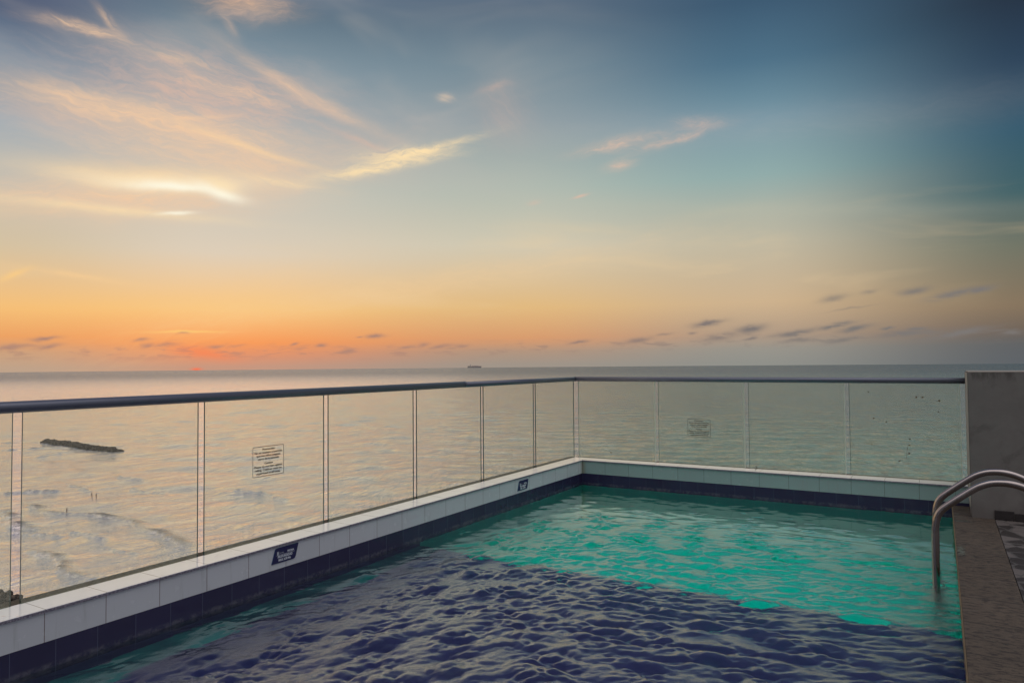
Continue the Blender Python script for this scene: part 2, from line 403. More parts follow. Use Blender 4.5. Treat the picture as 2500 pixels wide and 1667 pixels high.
# plaster of the end wall
m_pl = mat('grey render'); p = objc(); n = noise(p, 5, 6, .65); n2 = noise(p, 45, 5, .7); n3 = noise(scalev(p, (5, 5, 1.2)), 3, 5, .7)
x = xyz(p)
c = mixc(n, (.13, .122, .113, 1), (.20, .19, .176, 1))
topst = sm(x[2], 1.02, 1.10)*sm(n3, .45, .6)
c = mixc(sm(noise(p, 2.6, 6, .7, 1.0), .5, .66)*.4, c, (.075, .07, .064, 1))
c = mixc(topst*.6, c, (.07, .064, .056, 1))
c = mixc((1.0-sm(x[2]+n*.12, -.14, .06))*.45, c, (.12, .11, .10, 1))
out(prin(c, .9, 0, .2, bump(n2*.4+n*1.0, .35, .01)))
m_pl_lit = mat('sunlit pale render'); p = objc(); n = noise(p, 12, 6, .65)  # paler copy of the wall render: sunlit narrow side put into its colour
out(prin(mixc(n, (.24, .22, .19, 1), (.36, .33, .29, 1)), .85, 0, .2, bump(n, .4, .008)))
# pool coping: brown speckled stone
m_dc = mat('brown coping stone'); p = objc(); x = xyz(p)
n = noise(scalev(p, (1, 2.2, 1)), 15, 6, .75); n2 = noise(p, 3.2, 5, .6); n3 = noise(scalev(p, (1, 2.6, 1)), 34, 5, .75)
c = mixc(n2, (.046, .035, .024, 1), (.115, .087, .06, 1))
c = mixc(sm(n, .49, .58)*.85, c, (.020, .014, .011, 1))
c = mixc(sm(n3, .6, .75)*.35, c, (.24, .19, .15, 1))
t = E.m('PINGPONG', x[1]+2.19, .245); j = 1.0-sm(t, .0022, .005)
c = mixc(j, c, (.02, .016, .014, 1))
wet = sm(noise(p, 2.1, 4, .6), .56, .62)*.8
spot = None
for sx, sy, sw, sh in ((4.065, -1.95, .035, .22), (4.09, -.78, .10, .06)):
    dx_ = (x[0]-sx)/sw; dy_ = (x[1]-sy)/sh
    g = 1.0-sm(dx_*dx_+dy_*dy_+(n-.5)*4.5, .3, 1.0)
    spot = g if spot is None else E.m('MAXIMUM', spot, g)
wet = E.m('MAXIMUM', wet*.5, spot)
rg = .75-wet*.62
out(prin(c, rg, 0, .5, bump(n*(1.1-wet)+j*-1.0, .8, .012)))
m_edge = mat('worn coping edge'); p = objc(); n = noise(p, 40, 5, .7)
out(prin(mixc(n, (.07, .05, .03, 1), (.22, .17, .10, 1)), .8, 0, .3, bump(n, .5, .006)))
# crazy paving
m_cp = mat('crazy paving'); p = objc(); nv = noise(p, 3, 3, .5, out='Color')
mx = E.nt.nodes.new('ShaderNodeVectorMath'); mx.operation = 'MULTIPLY_ADD'; E.nt.links.new(nv.s, mx.inputs[0]); mx.inputs[1].default_value = (.12, .12, 0); E.nt.links.new(p, mx.inputs[2])
vo = E.nt.nodes.new('ShaderNodeTexVoronoi'); vo.inputs['Scale'].default_value = 6.5; vo.feature = 'DISTANCE_TO_EDGE'; E.nt.links.new(mx.outputs[0], vo.inputs['Vector'])
vc = E.nt.nodes.new('ShaderNodeTexVoronoi'); vc.inputs['Scale'].default_value = 6.5; E.nt.links.new(mx.outputs[0], vc.inputs['Vector'])
sc = E.nt.nodes.new('ShaderNodeSeparateColor'); E.nt.links.new(vc.outputs['Color'], sc.inputs[0])
j = 1.0-sm(E(vo.outputs['Distance']), .03, .07); n = noise(p, 24, 5, .65)
c = mixc(sm(E(sc.outputs[0]), .42, .5), (.024, .021, .02, 1), (.15, .135, .125, 1)); c = mixc(n*.5, c, (.06, .05, .045, 1)); c = mixc(j, c, (.085, .08, .075, 1))
out(prin(c, .55, 0, .4, bump((1.0-j)*1.0+n*.3, .5, .008)))
m_dark_base = mat('near black base'); p = objc(); n = noise(p, 20, 5, .6)
out(prin(mixc(n, (.012, .010, .010, 1), (.035, .03, .028, 1)), .6, 0, .4, bump(n, .4, .01)))
m_conc = mat('concrete'); p = objc(); n = noise(p, 4, 5, .6); out(prin(mixc(n, (.16, .15, .14, 1), (.24, .23, .21, 1)), .9))
# pool floor finishes
def mosaic(name, a, b, g, pitch):
    m = mat(name); p = objc(); x = xyz(p); n = noise(p, 4, 4, .5)
    jx = 1.0-sm(E.m('PINGPONG', x[0], pitch/2), .0015, .004); jy = 1.0-sm(E.m('PINGPONG', x[1], pitch/2), .0015, .004); jz = 1.0-sm(E.m('PINGPONG', x[2]+.01, pitch/2), .0015, .004)
    j = E.m('MAXIMUM', jx, jy)
    out(prin(mixc(j*.35, mixc(n, a, b), g), .35)); return m
m_navyfloor = mosaic('navy pool tile', (.030, .034, .125, 1), (.045, .05, .17, 1), (.08, .09, .18, 1), .2143)
m_tealfloor = mosaic('turquoise pool tile', (.0, .78, .57, 1), (.0, .85, .64, 1), (.02, .7, .6, 1), .1)

# pool water
def water(name, cap):
    m = mat(name); p = objc()
    n = noise(scalev(p, (1, 1, 1)), 38, 6, .68, .3); n2 = noise(scalev(p, (1, 1, 1)), 110, 3, .6)
    x = xyz(p)
    am = sm(x[0], .12, .8)*sm(x[1]*-1.0, 1.1, 2.8)
    b = bump((n*1.0+n2*.3)*(am*.9+.1), 1.0, .0027)
    g = E.nt.nodes.new('ShaderNodeBsdfRefraction'); g.inputs['IOR'].default_value = 1.33; g.inputs['Roughness'].default_value = .0
    g.inputs['Color'].default_value = (.96, 1, 1, 1)
    gl = E.nt.nodes.new('ShaderNodeBsdfGlossy'); gl.inputs['Roughness'].default_value = .05
    fr = E.nt.nodes.new('ShaderNodeFresnel'); fr.inputs[0].default_value = 1.33
    for q in (g, gl, fr): E.nt.links.new(b, q.inputs['Normal'])
    out(mixs(E.m('MINIMUM', E.m('MULTIPLY_ADD', E(fr.outputs[0]), 4.1, -.10, clamp=True), .78), g.outputs[0], gl.outputs[0])); return m
m_water = water('pool water', 1)

# ------------------------------------------------------------------ pool shell, roof slab, deck
YS = -3.55+.22                                   # step between shallow shelf and deep end
bm = bmesh.new()
box(bm, -.12, XD+.02, YEND, YS, -1.9, ZW-.20, 0)
tag(link('pool_floor', bm, m_navyfloor), kind='structure')
m_reflection = mosaic('muted green reflection strip', (.02, .20, .19, 1), (.03, .26, .24, 1), (.05, .2, .2, 1), .1)
tag(link('pool_reflection_strip', B(.0, .24, YEND, YS-.001, ZW-.21, ZW-.196), m_reflection), kind='structure')  # strip added to stand in for the wall tiles' reflection in the water
bm = bmesh.new()
box(bm, -.12, XD+.02, YS, .12, -1.9, -1.45, 0)
tag(link('pool_floor_deep', bm, m_tealfloor), kind='structure')
# underwater walls (slightly proud of nothing above: they butt under the navy bands)
bm = bmesh.new()
box(bm, -.12, .0, YS, 0.0, -1.45, ZW-.08); box(bm, -.12, XD+.02, 0.0, .12, -1.45, ZW-.08); box(bm, XD+.02, XD+.14, YS, 0.12, -1.45, -.27)
tag(link('pool_side_deep', bm, m_tealfloor), kind='structure')
bm = bmesh.new()
box(bm, -.12, .0, YEND, YS, ZW-.2, ZW-.08); box(bm, XD+.02, XD+.14, YEND, YS, ZW-.2, -.27); box(bm, -.12, XD+.14, YEND-.12, YEND, -1.45, -.27)
tag(link('pool_side', bm, m_navyfloor), kind='structure')
bm = B(-.32, 14, -16, .36, -3.2, -1.904)
tag(link('roof_slab', bm, m_conc), kind='structure')

# parapet walls round the pool
def pool_wall(loc, label, parts, seg):
    t = empty('pool_wall', loc, label, 'wall', 'tiled parapet walls of the pool')
    return t
tL = pool_wall((-.1, -4.7, -.6), 'long white and navy tiled pool wall with depth plaques, running from the left foreground to the far corner', None, None)
link('white_tile_band', B(-.29, 0, YEND, 0, ZB, -.016), m_whL, tL)
link('navy_tile_band', B(-.29, .001, YEND, .001, ZW-.08, ZB-.001), m_blL, tL)
cp = link('coping', B(-LW-.002, .007, YEND, -.007, -.0155, 0, .0015), m_copL, tL)
link('nosing', B(.0075, .0105, YEND, -.0105, -.0165, -.0015, .001), m_nose, tL)
link('outer_ledge', B(-.295, -LW-.0025, YEND, .24, -.016, -.002), m_outer, tL)
link('wall_core', B(-.30, -.121, YEND, .31, -1.9, ZW-.081), m_conc, tL)
tF = pool_wall((2, .1, -.6), 'short far pool wall of white and navy tiles under the sea facing glass, ending at the grey wall', None, None)
link('white_tile_band', B(-.289, XP+.3, 0.0005, .30, ZB, -.016), m_whF_shade, tF)
link('navy_tile_band', B(-.289, XP+.3, -.001, .30, ZW-.08, ZB-.001), m_blF, tF)
link('coping', B(-LW-.001, XP-.002, -.0065, LY-.008, -.0155, 0, .0015), m_copF, tF)
link('nosing', B(.0108, XP-.003, -.0105, -.0072, -.0165, -.0015, .001), m_nose, tF)
link('outer_ledge', B(-LW-.0022, XP+.3, LY-.0075, .31, -.0165, -.0025), m_outer, tF)
link('wall_core', B(-.119, XP+.3, .121, .309, -1.9, ZW-.081), m_conc, tF)

# deck
bm = bmesh.new(); XC = 4.352
ys = [0.0]
y = -.23
yy = [-.005]
while y > YEND: yy.append(y); y -= .49
yy.append(YEND)
tag(link('deck_coping', B(XD+.004, XC, YEND, -.0025, ZD-.045, ZD, .004), m_dc), kind='structure')
bm = bmesh.new()
# worn rounded lip along the water
n = 260
vs = []
for i in range(n+1):
    yv = -.004+(YEND+.004)*i/n; j = random.uniform(-.0022, .0022)
    ring = [(XD+.0035, ZD-.001), (XD-.002+j, ZD-.0035), (XD-.0045+j, ZD-.010), (XD-.004+j*.6, ZD-.045), (XD+.0035, ZD-.047)]
    vs.append([bm.verts.new((a, yv, b)) for a, b in ring])
for a, b in zip(vs[:-1], vs[1:]):
    for k in range(4): bm.faces.new((a[k], a[k+1], b[k+1], b[k]))
tag(link('coping_lip', bm, m_edge, smooth=True), kind='structure')
tag(link('deck', B(XC+.004, 14, -16, .3, ZD-.06, ZD-.003), m_cp), kind='structure')
tag(link('deck_base', B(XD+.021, 14, -16, .298, -1.9, ZD-.061), m_conc), kind='structure')

# end wall at the right
PF, PB, PT = -.554, .045, 1.122
te = empty('rendered_wall', (5.5, -.25, ZD), 'stained dark grey rendered wall behind the pool ladder at the end of the glass railing', 'wall')
bm = bmesh.new(); NX = 60
box(bm, XP+.004, 8, PF, .31, ZD, PT, 0)
es = [e for e in bm.edges if abs(e.verts[0].co.x-(XP+.004)) < 1e-4 and abs(e.verts[1].co.x-(XP+.004)) < 1e-4 or abs(e.verts[0].co.z-PT) < 1e-4 and abs(e.verts[1].co.z-PT) < 1e-4]
bmesh.ops.bevel(bm, geom=es, offset=.006, segments=2, affect='EDGES')
link('wall_body', bm, m_pl, te)
bm = B(XP, XP+.0035, PF+.006, .05, -.105, PT-.008)
link('reveal', bm, m_pl_lit, te)
link('top_cap', B(XP+.012, 7.9, PF+.008, .30, PT+.0005, PT+.006, .002), m_pl_lit, te)
bm = bmesh.new()
for x0, x1, h in ((4.352, 4.497, .082), (4.505, 4.66, .066), (4.668, 4.9, .075), (4.908, 5.2, .07), (5.21, 5.6, .078)):
    box(bm, x0, x1, PF-.018, PF-.001, ZD-.002, ZD+h, .004)
link('dark_base', bm, m_dark_base, te)  # near-black blocks along the foot of the wall

# ------------------------------------------------------------------ pool water surface with real waves
def fft_waves(nx, ny, dx, spec, seed):
    g = np.random.default_rng(seed)
    kx = np.fft.fftfreq(nx, dx)*2*np.pi; ky = np.fft.fftfreq(ny, dx)*2*np.pi
    KX, KY = np.meshgrid(kx, ky, indexing='ij'); K = np.hypot(KX, KY)+1e-9
    P = spec(KX, KY, K)
    H = (g.normal(size=K.shape)+1j*g.normal(size=K.shape))*np.sqrt(P)
    h = np.fft.ifft2(H).real
    Dx = np.fft.ifft2(-1j*KX/K*H).real; Dy = np.fft.ifft2(-1j*KY/K*H).real
    s = h.std(); return h/s, Dx/s, Dy/s
def mkspec(d0, Lm):
    def spec(KX, KY, K):
        th = np.arctan2(KY, KX)
        def peak(l, w, d, sp):
            k0 = 2*np.pi/l; dd = np.cos(th-d)
            return np.exp(-((np.log(K/k0))/w)**2)*np.maximum(dd, 0)**sp/K**2.2*k0**.2
        return 1.0*peak(Lm, .30, d0, 12)+.16*peak(Lm*.52, .34, d0+R(26), 7)+.4*peak(Lm*1.6, .35, d0-R(22), 8)+.075*peak(.092, .35, d0-R(18), 5)+.026*peak(.052, .40, d0+R(14), 4)+.0075*peak(.034, .35, d0-R(5), 3)
    return spec
dxw = .0108; nx, ny = 375, 880
hA, DxA, DyA = fft_waves(nx, ny, dxw, mkspec(R(-24), .27), 5)
hB, DxB, DyB = fft_waves(nx, ny, dxw, mkspec(R(-84), .155), 6)
def spec2(KX, KY, K):
    k0 = 2*np.pi/.55; return np.exp(-((np.log(K/k0))/.4)**2)
e2, _, _ = fft_waves(nx, ny, dxw, spec2, 8)
gx = np.linspace(-.02, XD+.02, nx); gy = np.linspace(YEND, .02, ny)
GX, GY = np.meshgrid(gx, gy, indexing='ij')
def sst(x, a, b):
    t = np.clip((x-a)/(b-a), 0, 1); return t*t*(3-2*t)
wB = sst(GX+.35*(GY+5)+.25*e2, 1.1, 3.1); wA = 1-wB; nm = np.sqrt(wA**2+wB**2)
hA = hA*1.45; DxA = DxA*1.35; DyA = DyA*1.35; hB = hB*1.45; DxB = DxB*1.3; DyB = DyB*1.3; h = (hA*wA+hB*wB)/nm; Dx = (DxA*wA+DxB*wB)/nm; Dy = (DyA*wA+DyB*wB)/nm
wallL = .035+.965*sst(GX+.12*e2, .12, .95)
wallF = .05+.95*sst(-GY+.2*e2, 1.2, 3.0)
wallR = .6+.4*sst(XD-GX, .0, 1.6)
near = .85+.15*sst(-GY, 3.0, 5.2)
gust = np.clip(1+.38*e2, .35, 1.9)
amp = .0050*wallL*wallF*wallR*near*gust
Zs = ZW+h*amp
# gentle swell patches keep the calm margins from being a flat mirror
def spec3(KX, KY, K):
    k0 = 2*np.pi/.33; return np.exp(-((np.log(K/k0))/.5)**2)/K
h3, _, _ = fft_waves(nx, ny, dxw, spec3, 3)
Zs += .0011*h3
ch = 1.0*amp
PX = GX+Dx*ch*sst(GX, 0, .2)*sst(XD-GX, 0, .2); PY = GY+Dy*ch*sst(-GY, 0, .2)*sst(GY-YEND, 0, .2)
def grid_mesh(name, PX, PY, PZ):
    nx, ny = PX.shape; me = bpy.data.meshes.new(name)
    co = np.stack([PX, PY, PZ], -1).reshape(-1, 3).astype(np.float32)
    i = np.arange(nx*ny).reshape(nx, ny)
    q = np.stack([i[:-1, :-1], i[1:, :-1], i[1:, 1:], i[:-1, 1:]], -1).reshape(-1, 4)
    me.vertices.add(len(co)); me.vertices.foreach_set('co', co.ravel())
    me.loops.add(q.size); me.loops.foreach_set('vertex_index', q.ravel().astype(np.int32))
    me.polygons.add(len(q)); me.polygons.foreach_set('loop_start', np.arange(0, q.size, 4, dtype=np.int32))
    me.polygons.foreach_set('use_smooth', np.ones(len(q), bool))
    me.update(calc_edges=True); me.validate(); return me
tag(link('pool_water', grid_mesh('pool_water', PX, PY, Zs), m_water), kind='structure')

# ------------------------------------------------------------------ sea
ZSEA = -50.0
m_sea = mat('sea water'); p = objc('Object'); x = xyz(p)
geo = E.nt.nodes.new('ShaderNodeNewGeometry')
dist = E.m('SQRT', (x[0]-3.96)*(x[0]-3.96)+(x[1]+8.3)*(x[1]+8.3))
azs = E.m('ARCTAN2', x[0]-3.96, x[1]+8.3)*57.2958
sv = scalev(p, (1, 1, 1))
rot = E.nt.nodes.new('ShaderNodeMapping'); rot.inputs['Rotation'].default_value = (0, 0, R(28)); rot.inputs['Scale'].default_value = (1, .45, 1); E.nt.links.new(p, rot.inputs[0])
b1 = noise(rot.outputs[0], .36, 5, .62, .4)      # ripples of a metre or two
b2 = noise(rot.outputs[0], .11, 6, .66, .5)      # wind waves
b3 = noise(rot.outputs[0], .018, 4, .6, .3)
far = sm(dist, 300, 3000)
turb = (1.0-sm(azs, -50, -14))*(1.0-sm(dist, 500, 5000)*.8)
hh = (b1*1.5+b2*3.6+b3*5.0)*(3.6-turb*2.85)
bn = bump(hh, 1.0, .75)
at = E.nt.nodes.new('ShaderNodeAttribute'); at.attribute_name = 'surf'; surf = E(at.outputs['Fac'])
nearf = 1.0-sm(dist, 200, 900)
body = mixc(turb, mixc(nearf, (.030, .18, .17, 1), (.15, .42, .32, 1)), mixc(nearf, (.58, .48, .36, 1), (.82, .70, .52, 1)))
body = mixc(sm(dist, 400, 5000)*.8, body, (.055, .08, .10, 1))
patch = noise(rot.outputs[0], .006, 4, .6)
body = mixc(sm(patch, .5, .65)*.25, body, (.12, .14, .13, 1))
fn = noise(p, .9, 5, .7); fl = noise(rot.outputs[0], .16, 5, .7, .6); body = mixc(sm(fl, .52, .64)*(1.0-sm(dist, 900, 3000))*(.75-turb*.35), body, (.02, .075, .065, 1))  # dark flecks: shading of the wave faces put into the water colour
fl2 = noise(rot.outputs[0], .045, 5, .72, .6); body = mixc(sm(fl2, .50, .64)*sm(dist, 350, 800)*(1.0-sm(dist, 5000, 9000))*(.6-turb*.3), body, (.02, .06, .06, 1))  # wider flecks farther out, again wave shading put into the colour
foam_shade = surf*sm(fn, .24, .48)
body = mixc(foam_shade, body, (.15, .125, .11, 1))  # surf darkened: backlit shade of the breaking crests put into its colour
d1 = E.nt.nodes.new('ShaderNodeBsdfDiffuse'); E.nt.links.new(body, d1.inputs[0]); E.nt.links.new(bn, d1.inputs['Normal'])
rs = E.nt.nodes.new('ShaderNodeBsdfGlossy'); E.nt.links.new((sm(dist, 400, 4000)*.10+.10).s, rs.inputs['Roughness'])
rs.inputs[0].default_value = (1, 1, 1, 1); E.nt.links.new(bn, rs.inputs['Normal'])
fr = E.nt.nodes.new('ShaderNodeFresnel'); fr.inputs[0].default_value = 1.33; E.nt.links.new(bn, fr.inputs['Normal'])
fac = E.m('MULTIPLY_ADD', E(fr.outputs[0]), (.60+turb*.17)*(1.0-sm(dist, 700, 4000)*.35), turb*.40, clamp=True)*(1.0-foam_shade*.9)
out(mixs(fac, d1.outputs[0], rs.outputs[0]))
fine_az = np.radians(np.linspace(-74, 14, 620)); coarse = np.radians(np.linspace(14, 286, 50))[1:]
azg = np.concatenate([fine_az, coarse])
rad = np.concatenate([[2, 90], np.geomspace(130, 2600, 620), np.geomspace(2700, 11900, 40)])
RA, AZ = np.meshgrid(rad, azg, indexing='ij')
SX = 3.96+RA*np.sin(AZ); SY = -8.32+RA*np.cos(AZ); SZ = np.zeros_like(SX)
g = np.random.default_rng(4)
ca_, sa_ = math.cos(R(28)), math.sin(R(28))
for i in range(70):
    l = float(np.exp(g.uniform(np.log(7), np.log(46)))); d = R(g.normal(118, 26)); k = 2*math.pi/l
    samp = np.gradient(rad); fade = np.clip(1.6-samp*3.0/l*1.2, 0, 1)[:, None]
    ph = k*(SX*math.cos(d)+SY*math.sin(d))+g.uniform(0, 6.28)
    SZ += fade*(.0015*l)*np.sin(ph)*(1+.3*np.sin(ph*.13+i))
# breaking wave lines
surfA = np.zeros_like(SX)
nzA = g.normal(size=(900,))
def ridge(pts, w, hgt, foam_w, fk=1.0):
    global SZ, surfA
    pts = np.array(pts, float); jit = np.random.default_rng(len(pts))
    # refine
    P = []
    for a, b in zip(pts[:-1], pts[1:]):
        n_ = max(2, int(np.hypot(*(b-a))/2.2))
        for t in np.linspace(0, 1, n_, endpoint=False): P.append(a+(b-a)*t)
    P.append(pts[-1]); P = np.array(P)
    P += np.cumsum(jit.normal(0, .28, P.shape), 0)*.5+jit.normal(0, .3, P.shape)
    sel = (SX > P[:, 0].min()-30) & (SX < P[:, 0].max()+30) & (SY > P[:, 1].min()-30) & (SY < P[:, 1].max()+30)
    q = np.stack([SX[sel], SY[sel]], -1)
    best = np.full(len(q), 1e9); side = np.zeros(len(q)); tt = np.zeros(len(q))
    for i in range(len(P)-1):
        a, b = P[i], P[i+1]; ab = b-a; t = np.clip(((q-a)@ab)/(ab@ab), 0, 1); c = a+t[:, None]*ab
        dd = np.hypot(*(q-c).T); cr = (ab[0]*(q[:, 1]-a[1])-ab[1]*(q[:, 0]-a[0]))/np.hypot(*ab)
        mk_ = dd < best; best[mk_] = dd[mk_]; side[mk_] = cr[mk_]; tt[mk_] = (i+t[mk_])/len(P)
    taper = np.clip(np.minimum(tt, 1-tt)*8, .15, 1)*(.65+.35*np.sin(tt*29+len(pts))*np.sin(tt*11.3))
    sg = np.where(side >= 0, 1, -1)*best                     # +: seaward (far) side
    prof = np.where(sg > 0, np.exp(-(sg/(w*1.8))**2), np.exp(-(sg/(w*.55))**2))
    SZ[sel] += hgt*prof*taper
    fm = np.where(sg > 0, np.exp(-(sg/(foam_w))**2), np.exp(-(sg/(w*.8))**2))*taper*fk
    surfA[sel] = np.maximum(surfA[sel], fm)
ridge([(-300,130),(-286,128),(-272,125),(-260,126),(-253,130),(-237,132),(-225,131),(-217,127),(-205,126),(-187,121),(-175,118)], 1.6, 1.15, 3.6, 1.0)
ridge([(-221,96),(-211,95),(-202,95),(-194,93),(-186,89),(-178,88),(-172,89)], 1.6, 1.1, 2.4, 1.0)
ridge([(-289,119),(-274,114),(-265,111),(-257,108),(-248,108),(-242,110)], 2.2, 1.3, 3.0)
ridge([(-327,135),(-326,139),(-322,143),(-313,147)], 1.6, 1.0, 1.5, .8)
ridge([(-293,170),(-286,167),(-279,166),(-268,167)], 1.4, .7, 1.5, .5)
ridge([(-327,161),(-317,160),(-303,157)], 1.3, .7, 1.2, .6)
ridge([(-251,187),(-239,185),(-228,186),(-211,181)], 1.6, .8, 1.5, .45)
ridge([(-553,220),(-547,230),(-540,239),(-535,247)], 1.6, 1.0, 1.2, .9)
ridge([(-503,211),(-496,221),(-489,230),(-479,237)], 1.6, 1.0, 1.2, .9)
ridge([(-445,205),(-451,216),(-448,227)], 1.3, .8, 1.0, .6)
ridge([(-250,104),(-240,106),(-228,108)], 1.5, .8, 1.2, .6)
ridge([(-258,92),(-246,93),(-236,92)], 1.5, .9, 1.2, .6)
ridge([(-232,112),(-221,113),(-213,112)], 1.2, .6, 1.2, .4)
ridge([(-330,185),(-321,183),(-312,184)], 1.2, .7, 1.0, .5)
ridge([(-205,108),(-196,107),(-188,108)], 1.2, .5, 1.2, .4)
me = grid_mesh('sea', SX, SY, SZ+ZSEA)
at_ = me.attributes.new('surf', 'FLOAT', 'POINT'); at_.data.foreach_set('value', surfA.ravel().astype(np.float32))
sea = tag(link('sea', me, m_sea), kind='structure')

# rock breakwater, shore groyne
m_rock = mat('wet dark boulders'); p = objc(); n = noise(p, .9, 5, .65)
out(prin(mixc(sm(n, .35, .7), (.022, .016, .013, 1), (.13, .095, .07, 1)), .75, 0, .3, bump(n, .5, .3)))
m_spray = mat('white water'); out(prin((.55, .5, .48, 1), .8))
def rock(bm, c, s, rg):
    r = bmesh.ops.create_icosphere(bm, subdivisions=1, radius=1)
    q = Matrix.Rotation(rg.uniform(0, 6), 3, Vector((rg.random(), rg.random(), rg.random())).normalized())
    sc_ = Vector((rg.uniform(.7, 1.3), rg.uniform(.7, 1.3), rg.uniform(.55, 1)))*s
    for v in r['verts']:
        v.co = q @ (v.co*rg.uniform(.75, 1.15)); v.co = Vector((v.co.x*sc_.x, v.co.y*sc_.y, v.co.z*sc_.z))+Vector(c)
def rock_pile(name, line, width, height, size, n, label, cat, seed):
    rg = random.Random(seed); bm = bmesh.new(); P = [Vector(p_) for p_ in line]
    L = [0]
    for a, b in zip(P[:-1], P[1:]): L.append(L[-1]+(b-a).length)
    for _ in range(n):
        s = rg.uniform(0, L[-1]); i = max(k for k in range(len(P)-1) if L[k] <= s)
        t = (s-L[i])/(L[i+1]-L[i]); c = P[i].lerp(P[i+1], t); d = (P[i+1]-P[i]).normalized(); nrm = Vector((-d.y, d.x))
        o = rg.gauss(0, .42); o = max(-1, min(1, o)); endt = min(1, min(s, L[-1]-s)/(width*1.2)+.25)
        z = height*endt*(1-abs(o))*rg.uniform(.5, 1.05)
        rock(bm, (c.x+nrm.x*o*width, c.y+nrm.y*o*width, ZSEA+z-.2), rg.uniform(.6, 1.25)*size, rg)
    # the packed core under the loose boulders
    nn_ = 60; core = []
    for i in range(nn_+1):
        s = L[-1]*(.02+.96*i/nn_); k_ = max(k for k in range(len(P)-1) if L[k] <= s); t = (s-L[k_])/(L[k_+1]-L[k_]); c = P[k_].lerp(P[k_+1], t); d = (P[k_+1]-P[k_]).normalized(); nrm = Vector((-d.y, d.x))
        e_ = min(1, min(i, nn_-i)/5+.25); w_ = width*.8*e_; h_ = height*.55*e_
        core.append([bm.verts.new((c.x+nrm.x*a_*w_, c.y+nrm.y*a_*w_, ZSEA+b_*h_-.3)) for a_, b_ in ((-1, -.5), (-.6, .5), (0, 1), (.6, .5), (1, -.5))])
    for a_, b_ in zip(core[:-1], core[1:]):
        for k_ in range(4): bm.faces.new((a_[k_], a_[k_+1], b_[k_+1], b_[k_]))
    o = link(name, bm, m_rock); return tag(o, label, cat)
rock_pile('breakwater', [(-529,249),(-515,248),(-494,248),(-464,243),(-443,242),(-426,241)], 3.6, 1.9, 1.5, 520, 'long low breakwater of dark boulders lying out in the pale surf', 'breakwater', 3)
rock_pile('shore_rocks', [(-208,58),(-196,63),(-183,67.5),(-177,68.5),(-171,68.0),(-163,64)], 6.0, 2.2, .8, 700, 'brown rocky groyne at the shoreline under the leftmost glass pane', 'rocks', 9)

# bathers standing chest deep
m_skin = mat('wet skin'); out(prin((.16, .075, .045, 1), .5))
m_hair = mat('dark hair'); out(prin((.012, .01, .009, 1), .5))
def person(loc, label, arm=0.0, s=1.0, color=None):
    me = bpy.data.meshes.new('person')
    V = [(0,0,-.75),(0,0,-.25),(0,0,.05),(0,0,.32),(0,0,.46),(0,0,.53),(0,.01,.62),(0,.01,.72),
         (-.19,0,.36),(-.27,-.03,.12),(-.24,-.14,-.06),(.19,0,.36),(.29,-.02,.14+arm*.2),(.33,-.12,.0+arm*.5),(-.09,0,-.9),(.09,0,-.9),(-.1,.02,-1.3),(.1,-.03,-1.3)]
    Ed = [(0,1),(1,2),(2,3),(3,4),(4,5),(5,6),(6,7),(3,8),(8,9),(9,10),(3,11),(11,12),(12,13),(0,14),(0,15),(14,16),(15,17)]
    Rr = [.16,.13,.15,.16,.09,.055,.095,.07,.065,.05,.038,.065,.05,.038,.10,.10,.07,.07]
    me.from_pydata([Vector(v)*s for v in V], Ed, [])
    o = bpy.data.objects.new('person', me); C.objects.link(o)
    md = o.modifiers.new('skin', 'SKIN'); o.modifiers.new('sub', 'SUBSURF').levels = 1
    for i, v in enumerate(me.skin_vertices[0].data if me.skin_vertices else []):
        v.radius = (Rr[i]*s, Rr[i]*s*.8)
    if not me.skin_vertices:
        pass
    dg = bpy.context.evaluated_depsgraph_get(); me2 = bpy.data.meshes.new_from_object(o.evaluated_get(dg))
    o.modifiers.clear(); o.data = me2; me2.materials.clear(); me2.materials.append(m_skin)
    o.location = loc; tag(o, label, 'person')
    bm = bmesh.new(); bmesh.ops.create_uvsphere(bm, u_segments=12, v_segments=8, radius=.115*s)
    for v in bm.verts: v.co = Vector((v.co.x, v.co.y+.035*s, v.co.z*1.1+.70*s))
    h_ = link('hair', bm, m_hair, o, smooth=True)
    return o
person((-287,150,ZSEA+.75), 'bather beside a dark wavelet, left one of the pair out in the surf', .2, 1.25)
person((-282,149,ZSEA+.8), 'tanned bather standing in pale water, right one of the pair in the surf', 1, 1.25)
person((-259.5,126.5,ZSEA+1.3), 'lone bather standing on the long breaking wave line nearer the shore', .4, 1.3)

# container ship
th = R(-34.0); dsh = 11300; cx, cy = 3.96+dsh*math.sin(th), -8.32+dsh*math.cos(th)
m_ship = mat('hazed ship hull'); out(prin((.42, .36, .32, 1), .8)); m_ship2 = mat('hazed containers'); p = objc(); n = noise(p, .05, 2); out(prin(mixc(n, (.42, .35, .31, 1), (.50, .41, .36, 1)), .8)); m_ship3 = mat('hazed bridge'); out(prin((.48, .43, .39, 1), .8))
ts = empty('container_ship', (cx, cy, ZSEA), 'laden container ship far away on the horizon right of the sunset', 'ship'); ts.rotation_euler = (0, 0, -th)
def ship_part(name, bm, m_):
    me = bpy.data.meshes.new(name); bm.to_mesh(me); bm.free(); me.materials.append(m_)
    o = bpy.data.objects.new(name, me); C.objects.link(o); o.parent = ts; return o
bm = bmesh.new()
prof = [(-110, -2, 24), (-104, -3, 24), (60, -3, 22), (92, -2, 23), (112, 0, 26)]
rs_ = []
